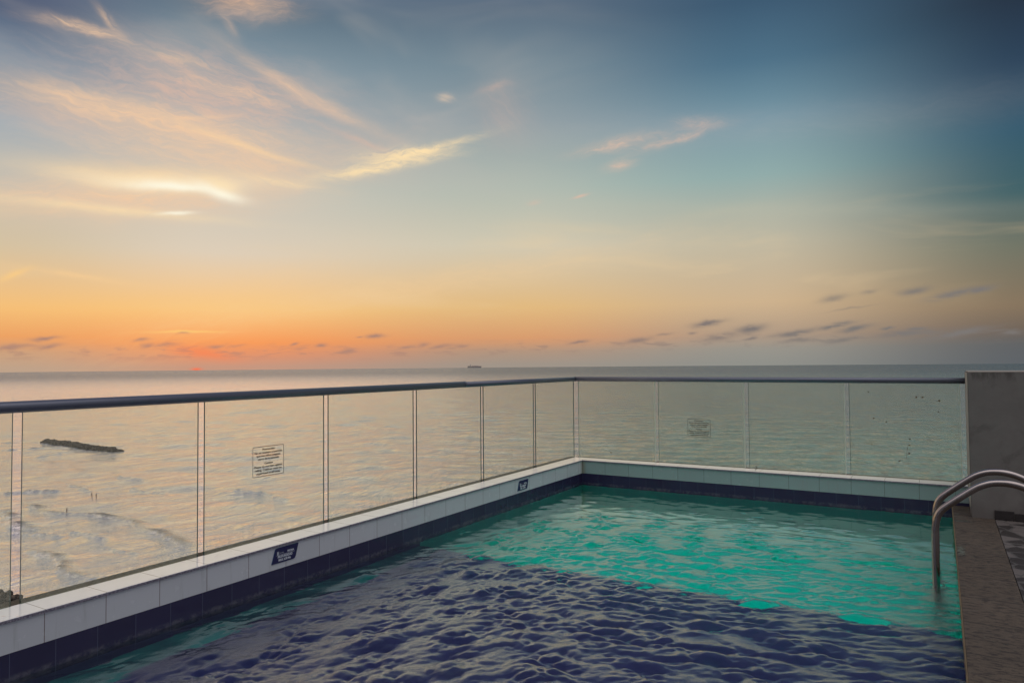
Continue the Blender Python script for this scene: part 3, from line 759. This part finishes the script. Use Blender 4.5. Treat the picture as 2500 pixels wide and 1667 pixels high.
for (xx, zb_, zt) in prof:
    w = 16 if xx < 80 else (8 if xx < 100 else .5)
    rs_.append([bm.verts.new((xx, -w, zt)), bm.verts.new((xx-(6 if xx > 90 else 0), -w*.7, zb_)), bm.verts.new((xx-(6 if xx > 90 else 0), w*.7, zb_)), bm.verts.new((xx, w, zt))])
for a, b in zip(rs_[:-1], rs_[1:]):
    for k in range(4): bm.faces.new((a[k], a[(k+1) % 4], b[(k+1) % 4], b[k]))
bm.faces.new(rs_[0]); bm.faces.new(rs_[-1])
ship_part('hull', bm, m_ship)
bm = bmesh.new()
for i, (x0, x1, h_) in enumerate([(-106,-90,30),(-88,-74,31),(-42,-18,33),(-16,8,32),(10,34,34),(36,60,32),(62,80,28),(82,96,25.5)]):
    box(bm, x0, x1, -15, 15, 21, h_)
ship_part('container_stack', bm, m_ship2)
bm = bmesh.new(); box(bm, -71, -58, -15, 15, 21, 44); box(bm, -70, -60, -18, 18, 41, 46); ship_part('bridge', bm, m_ship3)
bm = bmesh.new(); tube(bm, [(-63, 0, 45), (-63, 0, 56)], 1.4, 8); ship_part('mast', bm, m_ship3)

# ------------------------------------------------------------------ glass railings
def panel(parent, axis, a, b, pos, t=.0055):
    bm = bmesh.new()
    if axis == 'y': box(bm, pos-t, pos+t, a, b, .0006, 1.004)
    else: box(bm, a, b, pos-t, pos+t, .0006, 1.004)
    bm.normal_update()
    for f in bm.faces:
        nrm = f.normal
        f.material_index = 0 if (abs(nrm.x) if axis == 'y' else abs(nrm.y)) > .5 else 1
    return link('glass_panel', bm, [m_glass, m_gedge if axis == 'y' else m_gedge_lit], parent)
ra = .031; ZR = 1.031
rl = empty('glass_railing', (-LW, -4.7, 0), 'long glass railing with thick blue grey handrail on the left pool wall, facing the sunset', 'railing', 'glass railings along the pool')
xs = [-9.75, -8.662, -7.556, -6.4465, -5.36, -4.254, -3.1445, -2.0215, -.8865, .215]
for a, b in zip(xs[:-1], xs[1:]):
    e1 = .0235 if a > -9 else 0; panel(rl, 'y', a+e1, b-(.0235 if b < 0 else .04), -LW)
def railtube(name, pts, parent, r=ra):
    return link(name, tube(bmesh.new(), pts, r, 40), m_alu, parent, smooth=True)
railtube('handrail', [(-LW, -9.9, ZR-.003), (-LW, -6, ZR-.001), (-LW, -2.335, ZR)], rl)
railtube('handrail', [(-LW, -2.347, ZR-.0028), (-LW, -1, ZR-.002), (-LW, LY-.004, ZR-.002)], rl, ra-.0022)
link('sleeve', tube(bmesh.new(), [(-LW, -2.36, ZR), (-LW, -2.337, ZR)], ra+.0012, 40), m_alu, rl, smooth=True)
link('channel', B(-LW-.008, -LW+.008, -9.75, .19, 1.001, 1.0045), m_dark, rl)
rf = empty('glass_railing', (2, LY, 0), 'shorter glass railing on the far pool wall between the corner and the grey wall', 'railing', 'glass railings along the pool')
for a, b in ((-.148, .905), (.950, 1.990), (2.040, 3.060), (3.106, 4.130)):
    panel(rf, 'x', a, b, LY, .008)
    link('edge_glint', B(b-.0036, b+.0008, LY-.0094, LY-.0083, .004, 1.0), m_gedge_lit, rf)  # added pale strip: glint along the pane's edge put into its colour
    link('dark_edge_line', B(a-.0006, a+.003, LY-.0094, LY-.0083, .004, 1.0), m_gedge, rf)  # added strip drawing the dark line at each pane's left end
railtube('handrail', [(-LW+.004, LY, ZR-.002), (2, LY, ZR-.004), (XP+.1, LY, ZR-.006)], rf, ra-.001)
link('elbow', tube(bmesh.new(), [(-LW, LY-.012, ZR-.002), (-LW, LY-.002, ZR-.002), (-LW+.010, LY+.001, ZR-.002)], ra+.0004, 40), m_dark, rf, smooth=True)
link('channel', B(-.12, XP-.03, LY-.008, LY+.008, 1.001, 1.0045), m_dark, rf)

# ------------------------------------------------------------------ lettering
def text_mesh(body, size, ext=.0004, sx=1.0, align='CENTER', bold=0.0):
    cu = bpy.data.curves.new('t', 'FONT'); cu.body = body; cu.size = size; cu.align_x = align; cu.align_y = 'CENTER'
    cu.extrude = ext; cu.offset = bold; cu.resolution_u = 3
    o = bpy.data.objects.new('t', cu); C.objects.link(o)
    dg = bpy.context.evaluated_depsgraph_get(); me = bpy.data.meshes.new_from_object(o.evaluated_get(dg))
    bpy.data.objects.remove(o); bpy.data.curves.remove(cu); return me
def put_text(bm, body, size, u, v, w=None, **k):
    me = text_mesh(body, size, **k)
    b2_ = bmesh.new(); b2_.from_mesh(me); bpy.data.meshes.remove(me)
    xs_ = [q.co.x for q in b2_.verts]; cx_ = (min(xs_)+max(xs_))/2; wd = max(xs_)-min(xs_)
    s_ = (w/wd) if w else 1
    for q in b2_.verts: q.co.x = (q.co.x-cx_)*s_+u; q.co.y += v
    m2 = bpy.data.meshes.new('tmp'); b2_.to_mesh(m2); b2_.free(); bm.from_mesh(m2); bpy.data.meshes.remove(m2)
def place(bm, frame):
    for v in bm.verts: v.co = frame @ v.co
def rrect(w, h, r, n=5):
    o = []
    for cx_, cy_, a0 in ((w/2-r, h/2-r, 0), (-w/2+r, h/2-r, 90), (-w/2+r, -h/2+r, 180), (w/2-r, -h/2+r, 270)):
        for i in range(n+1):
            a_ = R(a0+90*i/n); o.append((cx_+r*math.cos(a_), cy_+r*math.sin(a_)))
    return o
def caution(loc, frame, label):
    t = empty('warning_sign', loc, label, 'sign')
    W_, H_ = .277, .213
    bm = bmesh.new(); A_ = rrect(W_, H_, .008); B_ = rrect(W_-.0072, H_-.0072, .006)
    for z in (0, .0005):
        pass
    va = [bm.verts.new((x_, y_, .0005)) for x_, y_ in A_]; vb = [bm.verts.new((x_, y_, .0005)) for x_, y_ in B_]
    N = len(va)
    fs = [bm.faces.new((va[i], va[(i+1) % N], vb[(i+1) % N], vb[i])) for i in range(N)]
    ex = bmesh.ops.extrude_face_region(bm, geom=fs)
    for g_ in ex['geom']:
        if isinstance(g_, bmesh.types.BMVert): g_.co.z -= .0005
    place(bm, frame); link('border', bm, m_ink, t)
    bm = bmesh.new()
    rows = [('Precaución', .085, .108), ('No se recueste ni permita', .062, .245), ('que sus niños jueguen', .040, .213), ('cerca de la baranda', .018, .186),
            ('Caution', -.015, .075), ('Please do not lean against', -.038, .25), ('railing. Children must be', -.061, .238), ('supervised at all times', -.084, .213)]
    for s_, v_, w_ in rows: put_text(bm, s_, .0212, 0, v_, w_, bold=.0006)
    place(bm, frame); link('lettering', bm, m_ink, t)
    return t
def frm(o, u, v):
    u = Vector(u); v = Vector(v); w = u.cross(v); o = Vector(o)
    return Matrix(((u.x, v.x, w.x, o.x), (u.y, v.y, w.y, o.y), (u.z, v.z, w.z, o.z), (0, 0, 0, 1)))
x0 = -LW+.0056
caution((x0, -4.8175, .555), frm((x0, -4.8175, .555), (0, 1, 0), (0, 0, 1)), 'larger looking square caution notice in black letters on the glass of the left railing')
y0 = LY-.0086
caution((1.4545, y0, .444), frm((1.4545, y0, .444), (1, 0, 0), (0, 0, 1)), 'square caution notice in black letters on the far glass railing right of the corner')

def depth(yc, zc, depth_txt, label):
    t = empty('depth_sign', (.004, yc, zc), label, 'sign')
    F = frm((.0012, yc, zc), (0, 1, 0), (0, 0, 1))
    # leaning parallelogram with two rounded corners
    w, h, s = .206, .104, .017
    tl, tr, br, bl = Vector((-w/2+s, h/2)), Vector((w/2+s, h/2)), Vector((w/2-s+.002, -h/2)), Vector((-w/2-s, -h/2))
    pts = []
    def rc(p_, a_, b_, r):
        for i in range(6):
            t_ = i/5; q1 = p_+(a_-p_).normalized()*r; q2 = p_+(b_-p_).normalized()*r
            pts.append((q1*(1-t_)**2+p_*2*t_*(1-t_)+q2*t_**2))
    rc(tl, bl, tr, .018); rc(tr, tl, br, .004); rc(br, tr, bl, .018); rc(bl, br, tl, .004)
    bm = bmesh.new(); vs_ = [bm.verts.new((q.x, q.y, 0)) for q in pts]; fc = bm.faces.new(vs_)
    ex = bmesh.ops.extrude_face_region(bm, geom=[fc])
    for g_ in ex['geom']:
        if isinstance(g_, bmesh.types.BMVert): g_.co.z += .004
    place(bm, F); bm.normal_update()
    for f in bm.faces: f.material_index = 0 if abs(f.normal.x) > .5 else 1
    link('plaque', bm, [m_plaque, m_plaque_e], t)
    F2 = frm((.0056, yc, zc), (0, 1, 0), (0, 0, 1))
    bm = bmesh.new()
    put_text(bm, 'PISCINA', .019, .048, .014, .058, bold=.0004)
    put_text(bm, 'PROFUNDIDAD', .023, -.002, -.0115, .128, bold=.0005)
    put_text(bm, depth_txt, .021, -.006, -.034, .108, bold=.0007)
    box(bm, -.082, .082, .0012, .0026, 0, .0005)
    place(bm, F2); link('lettering', bm, m_white_ink, t)
    # emblem: two upright leaf shapes joined into an H, with a line of small script marks
    bm = bmesh.new()
    for sx_, fl in ((-.072, 1), (-.057, -1)):
        o_ = [(0, .012), (.0045, .010), (.005, .002), (.003*fl+.003, -.001), (.005, -.006), (.0045, -.013), (0, -.012), (-.001, -.003), (0, .001)]
        vs_ = [bm.verts.new((sx_+a_*fl, b_+.016, .0005)) for a_, b_ in o_]; bm.faces.new(vs_)
    box(bm, -.068, -.0605, .0145, .0175, 0, .0005)
    for k in range(6):
        u0 = -.047+k*.0058; box(bm, u0, u0+.0014, .012, .0165+(k % 2)*.002, 0, .0005)
        if k % 3 != 1: box(bm, u0, u0+.0034, .012, .0132, 0, .0004)
    place(bm, F2); link('emblem', bm, m_white_ink, t)
depth(-4.838, -.0765, 'MAX. 0.30 Mts', 'navy depth plaque reading 0.30 on the white tiles of the left foreground')
depth(-1.52, -.0925, 'MAX. 1.20 Mts', 'small navy depth plaque reading 1.20 near the far corner of the pool')

# ------------------------------------------------------------------ pool ladder rails
tl_ = empty('pool_ladder', (XD, -2.4, ZW), 'stainless steel pool ladder with two arched grab rails curving onto the brown coping', 'ladder')
def arc_path(y, dz=0.0):
    P0 = [(3.905, -1.15), (3.905, ZW), (3.9065, .05), (3.912, .13), (3.925, .185), (3.948, .225), (3.985, .262), (4.06, .324), (4.14, .386), (4.185, .412), (4.235, .430), (4.29, .4365), (4.345, .433), (4.40, .419), (4.46, .392), (4.52, .350), (4.575, .29), (4.61, .21), (4.62, .10), (4.62, ZD)]
    P0 = [(a, b+dz) if b > ZW+.1 else (a, b) for a, b in P0]
    # Catmull-Rom smoothing
    o = []
    for i in range(len(P0)-1):
        p0 = P0[max(i-1, 0)]; p1 = P0[i]; p2 = P0[i+1]; p3 = P0[min(i+2, len(P0)-1)]
        if i in (0,): o.append((p1[0], y, p1[1])); continue
        for k in range(5):
            t = k/5
            q = [.5*((2*p1[j])+(-p0[j]+p2[j])*t+(2*p0[j]-5*p1[j]+4*p2[j]-p3[j])*t*t+(-p0[j]+3*p1[j]-3*p2[j]+p3[j])*t**3) for j in (0, 1)]
            o.append((q[0], y, q[1]))
    o.append((P0[-1][0], y, P0[-1][1])); return o
for y, dz in ((-2.63, -.012), (-2.14, -.006)):
    link('grab_rail', tube(bmesh.new(), arc_path(y, dz), .0235, 28), m_steel, tl_, smooth=True)
    link('foot_flange', tube(bmesh.new(), [(4.62, y, ZD), (4.62, y, ZD+.012)], .05, 28), m_steel, tl_, smooth=False)
for z in (-.62, -.88, -1.12):
    link('step', B(3.87, 3.945, -2.61, -2.16, z, z+.025, .005), m_steel, tl_)

# ------------------------------------------------------------------ bits stuck on the glass and on the ledge
m_leaf = mat('dry petal'); p = objc(); n = noise(p, 120, 3); out(prin(mixc(n, (.09, .055, .03, 1), (.30, .24, .16, 1)), .8))
def fleck(u, z, r, rot, nm='dried_petal', label='tiny dried brown petal stuck to the rightmost far glass pane', grp='dried petals stuck to the rightmost glass pane'):
    bm = bmesh.new(); pts = [(-1, -.1), (-.3, .6), (.5, .75), (1.05, .2), (.45, -.25), (0, -.8), (-.4, -.4)]
    vs_ = [bm.verts.new((a*r*random.uniform(.8, 1.15), b*r*random.uniform(.8, 1.15), 0)) for a, b in pts]
    c = bm.verts.new((0, 0, -r*.5))
    for i in range(len(vs_)): bm.faces.new((vs_[i], vs_[(i+1) % len(vs_)], c))
    m_ = frm((u, LY-.0095, z), (math.cos(rot), 0, math.sin(rot)), (-math.sin(rot), 0, math.cos(rot)))
    place(bm, m_)
    ex = bmesh.ops.extrude_face_region(bm, geom=bm.faces[:])
    for g_ in ex['geom']:
        if isinstance(g_, bmesh.types.BMVert): g_.co.y += .0012
    tag(link(nm, bm, m_leaf), label, nm.replace('dried_', ''), grp)
def glpt(x_, y_):                                    # where a photo direction meets the far glass
    d = (rr*((x_-1250)/1737.95)+uu*(-(y_-833.5)/1737.95)+f_); t = (LY-CAM.y)/d.y; q = CAM+d*t; return q.x, q.z
LB = ['highest petal near the left joint of the rightmost glass pane', 'pale petal, left one of the close pair high on the rightmost glass pane', 'brown petal, right one of the close pair high on the rightmost glass pane',
 'largest dark petal high on the right side of the rightmost glass pane', 'small petal straight below the largest one on the rightmost glass pane', 'round petal at mid height left on the rightmost glass pane',
 'petal at mid height just right of the round one on the rightmost pane', 'smallest petal low at the left joint of the rightmost glass pane', 'petal at the top of the upright stalk on the rightmost glass pane',
 'pale petal beside the upper part of the upright stalk on the pane', 'pinkish petal beside the middle of the upright stalk on the pane', 'lowest petal of all on the rightmost glass pane, below the stalk']
for (zx, zy, r), lb in zip([(408,214,.011),(1085,288,.015),(1172,290,.015),(1412,338,.017),(1398,495,.011),(483,585,.012),(660,638,.013),(455,955,.010),(996,880,.013),(985,965,.013),(985,1085,.015),(848,1190,.014)], LB):
    u, z = glpt(2050+zx*.1722, 920+zy*.1722); fleck(u, z, r*.85, random.uniform(-.4, .9), label=lb)
bm = bmesh.new()
u, z = glpt(2050+950*.1722, 920+1160*.1722); u2, z2 = glpt(2050+966*.1722, 920+985*.1722)
tube(bm, [(u, LY-.008, z), ((u+u2)/2-.003, LY-.009, (z+z2)/2), (u2, LY-.008, z2)], .0016, 6)
tag(link('dried_stalk', bm, m_leaf), 'thin upright dried stalk stuck low on the rightmost glass pane', 'stalk')
u, z = glpt(1492, 1104); fleck(u, z, .012, -.9, 'leaf_scrap', 'dark leaf scrap on the glass just right of the corner', None)
bm = bmesh.new(); tube(bm, [(2.125, .10, .003), (2.14, .095, .018), (2.152, .09, .030), (2.146, .085, .045), (2.132, .08, .052)], [.002, .004, .005, .004, .002], 8)
tag(link('curled_leaf', bm, m_ink, smooth=True), 'small dark curled leaf lying on the far white ledge', 'leaf')
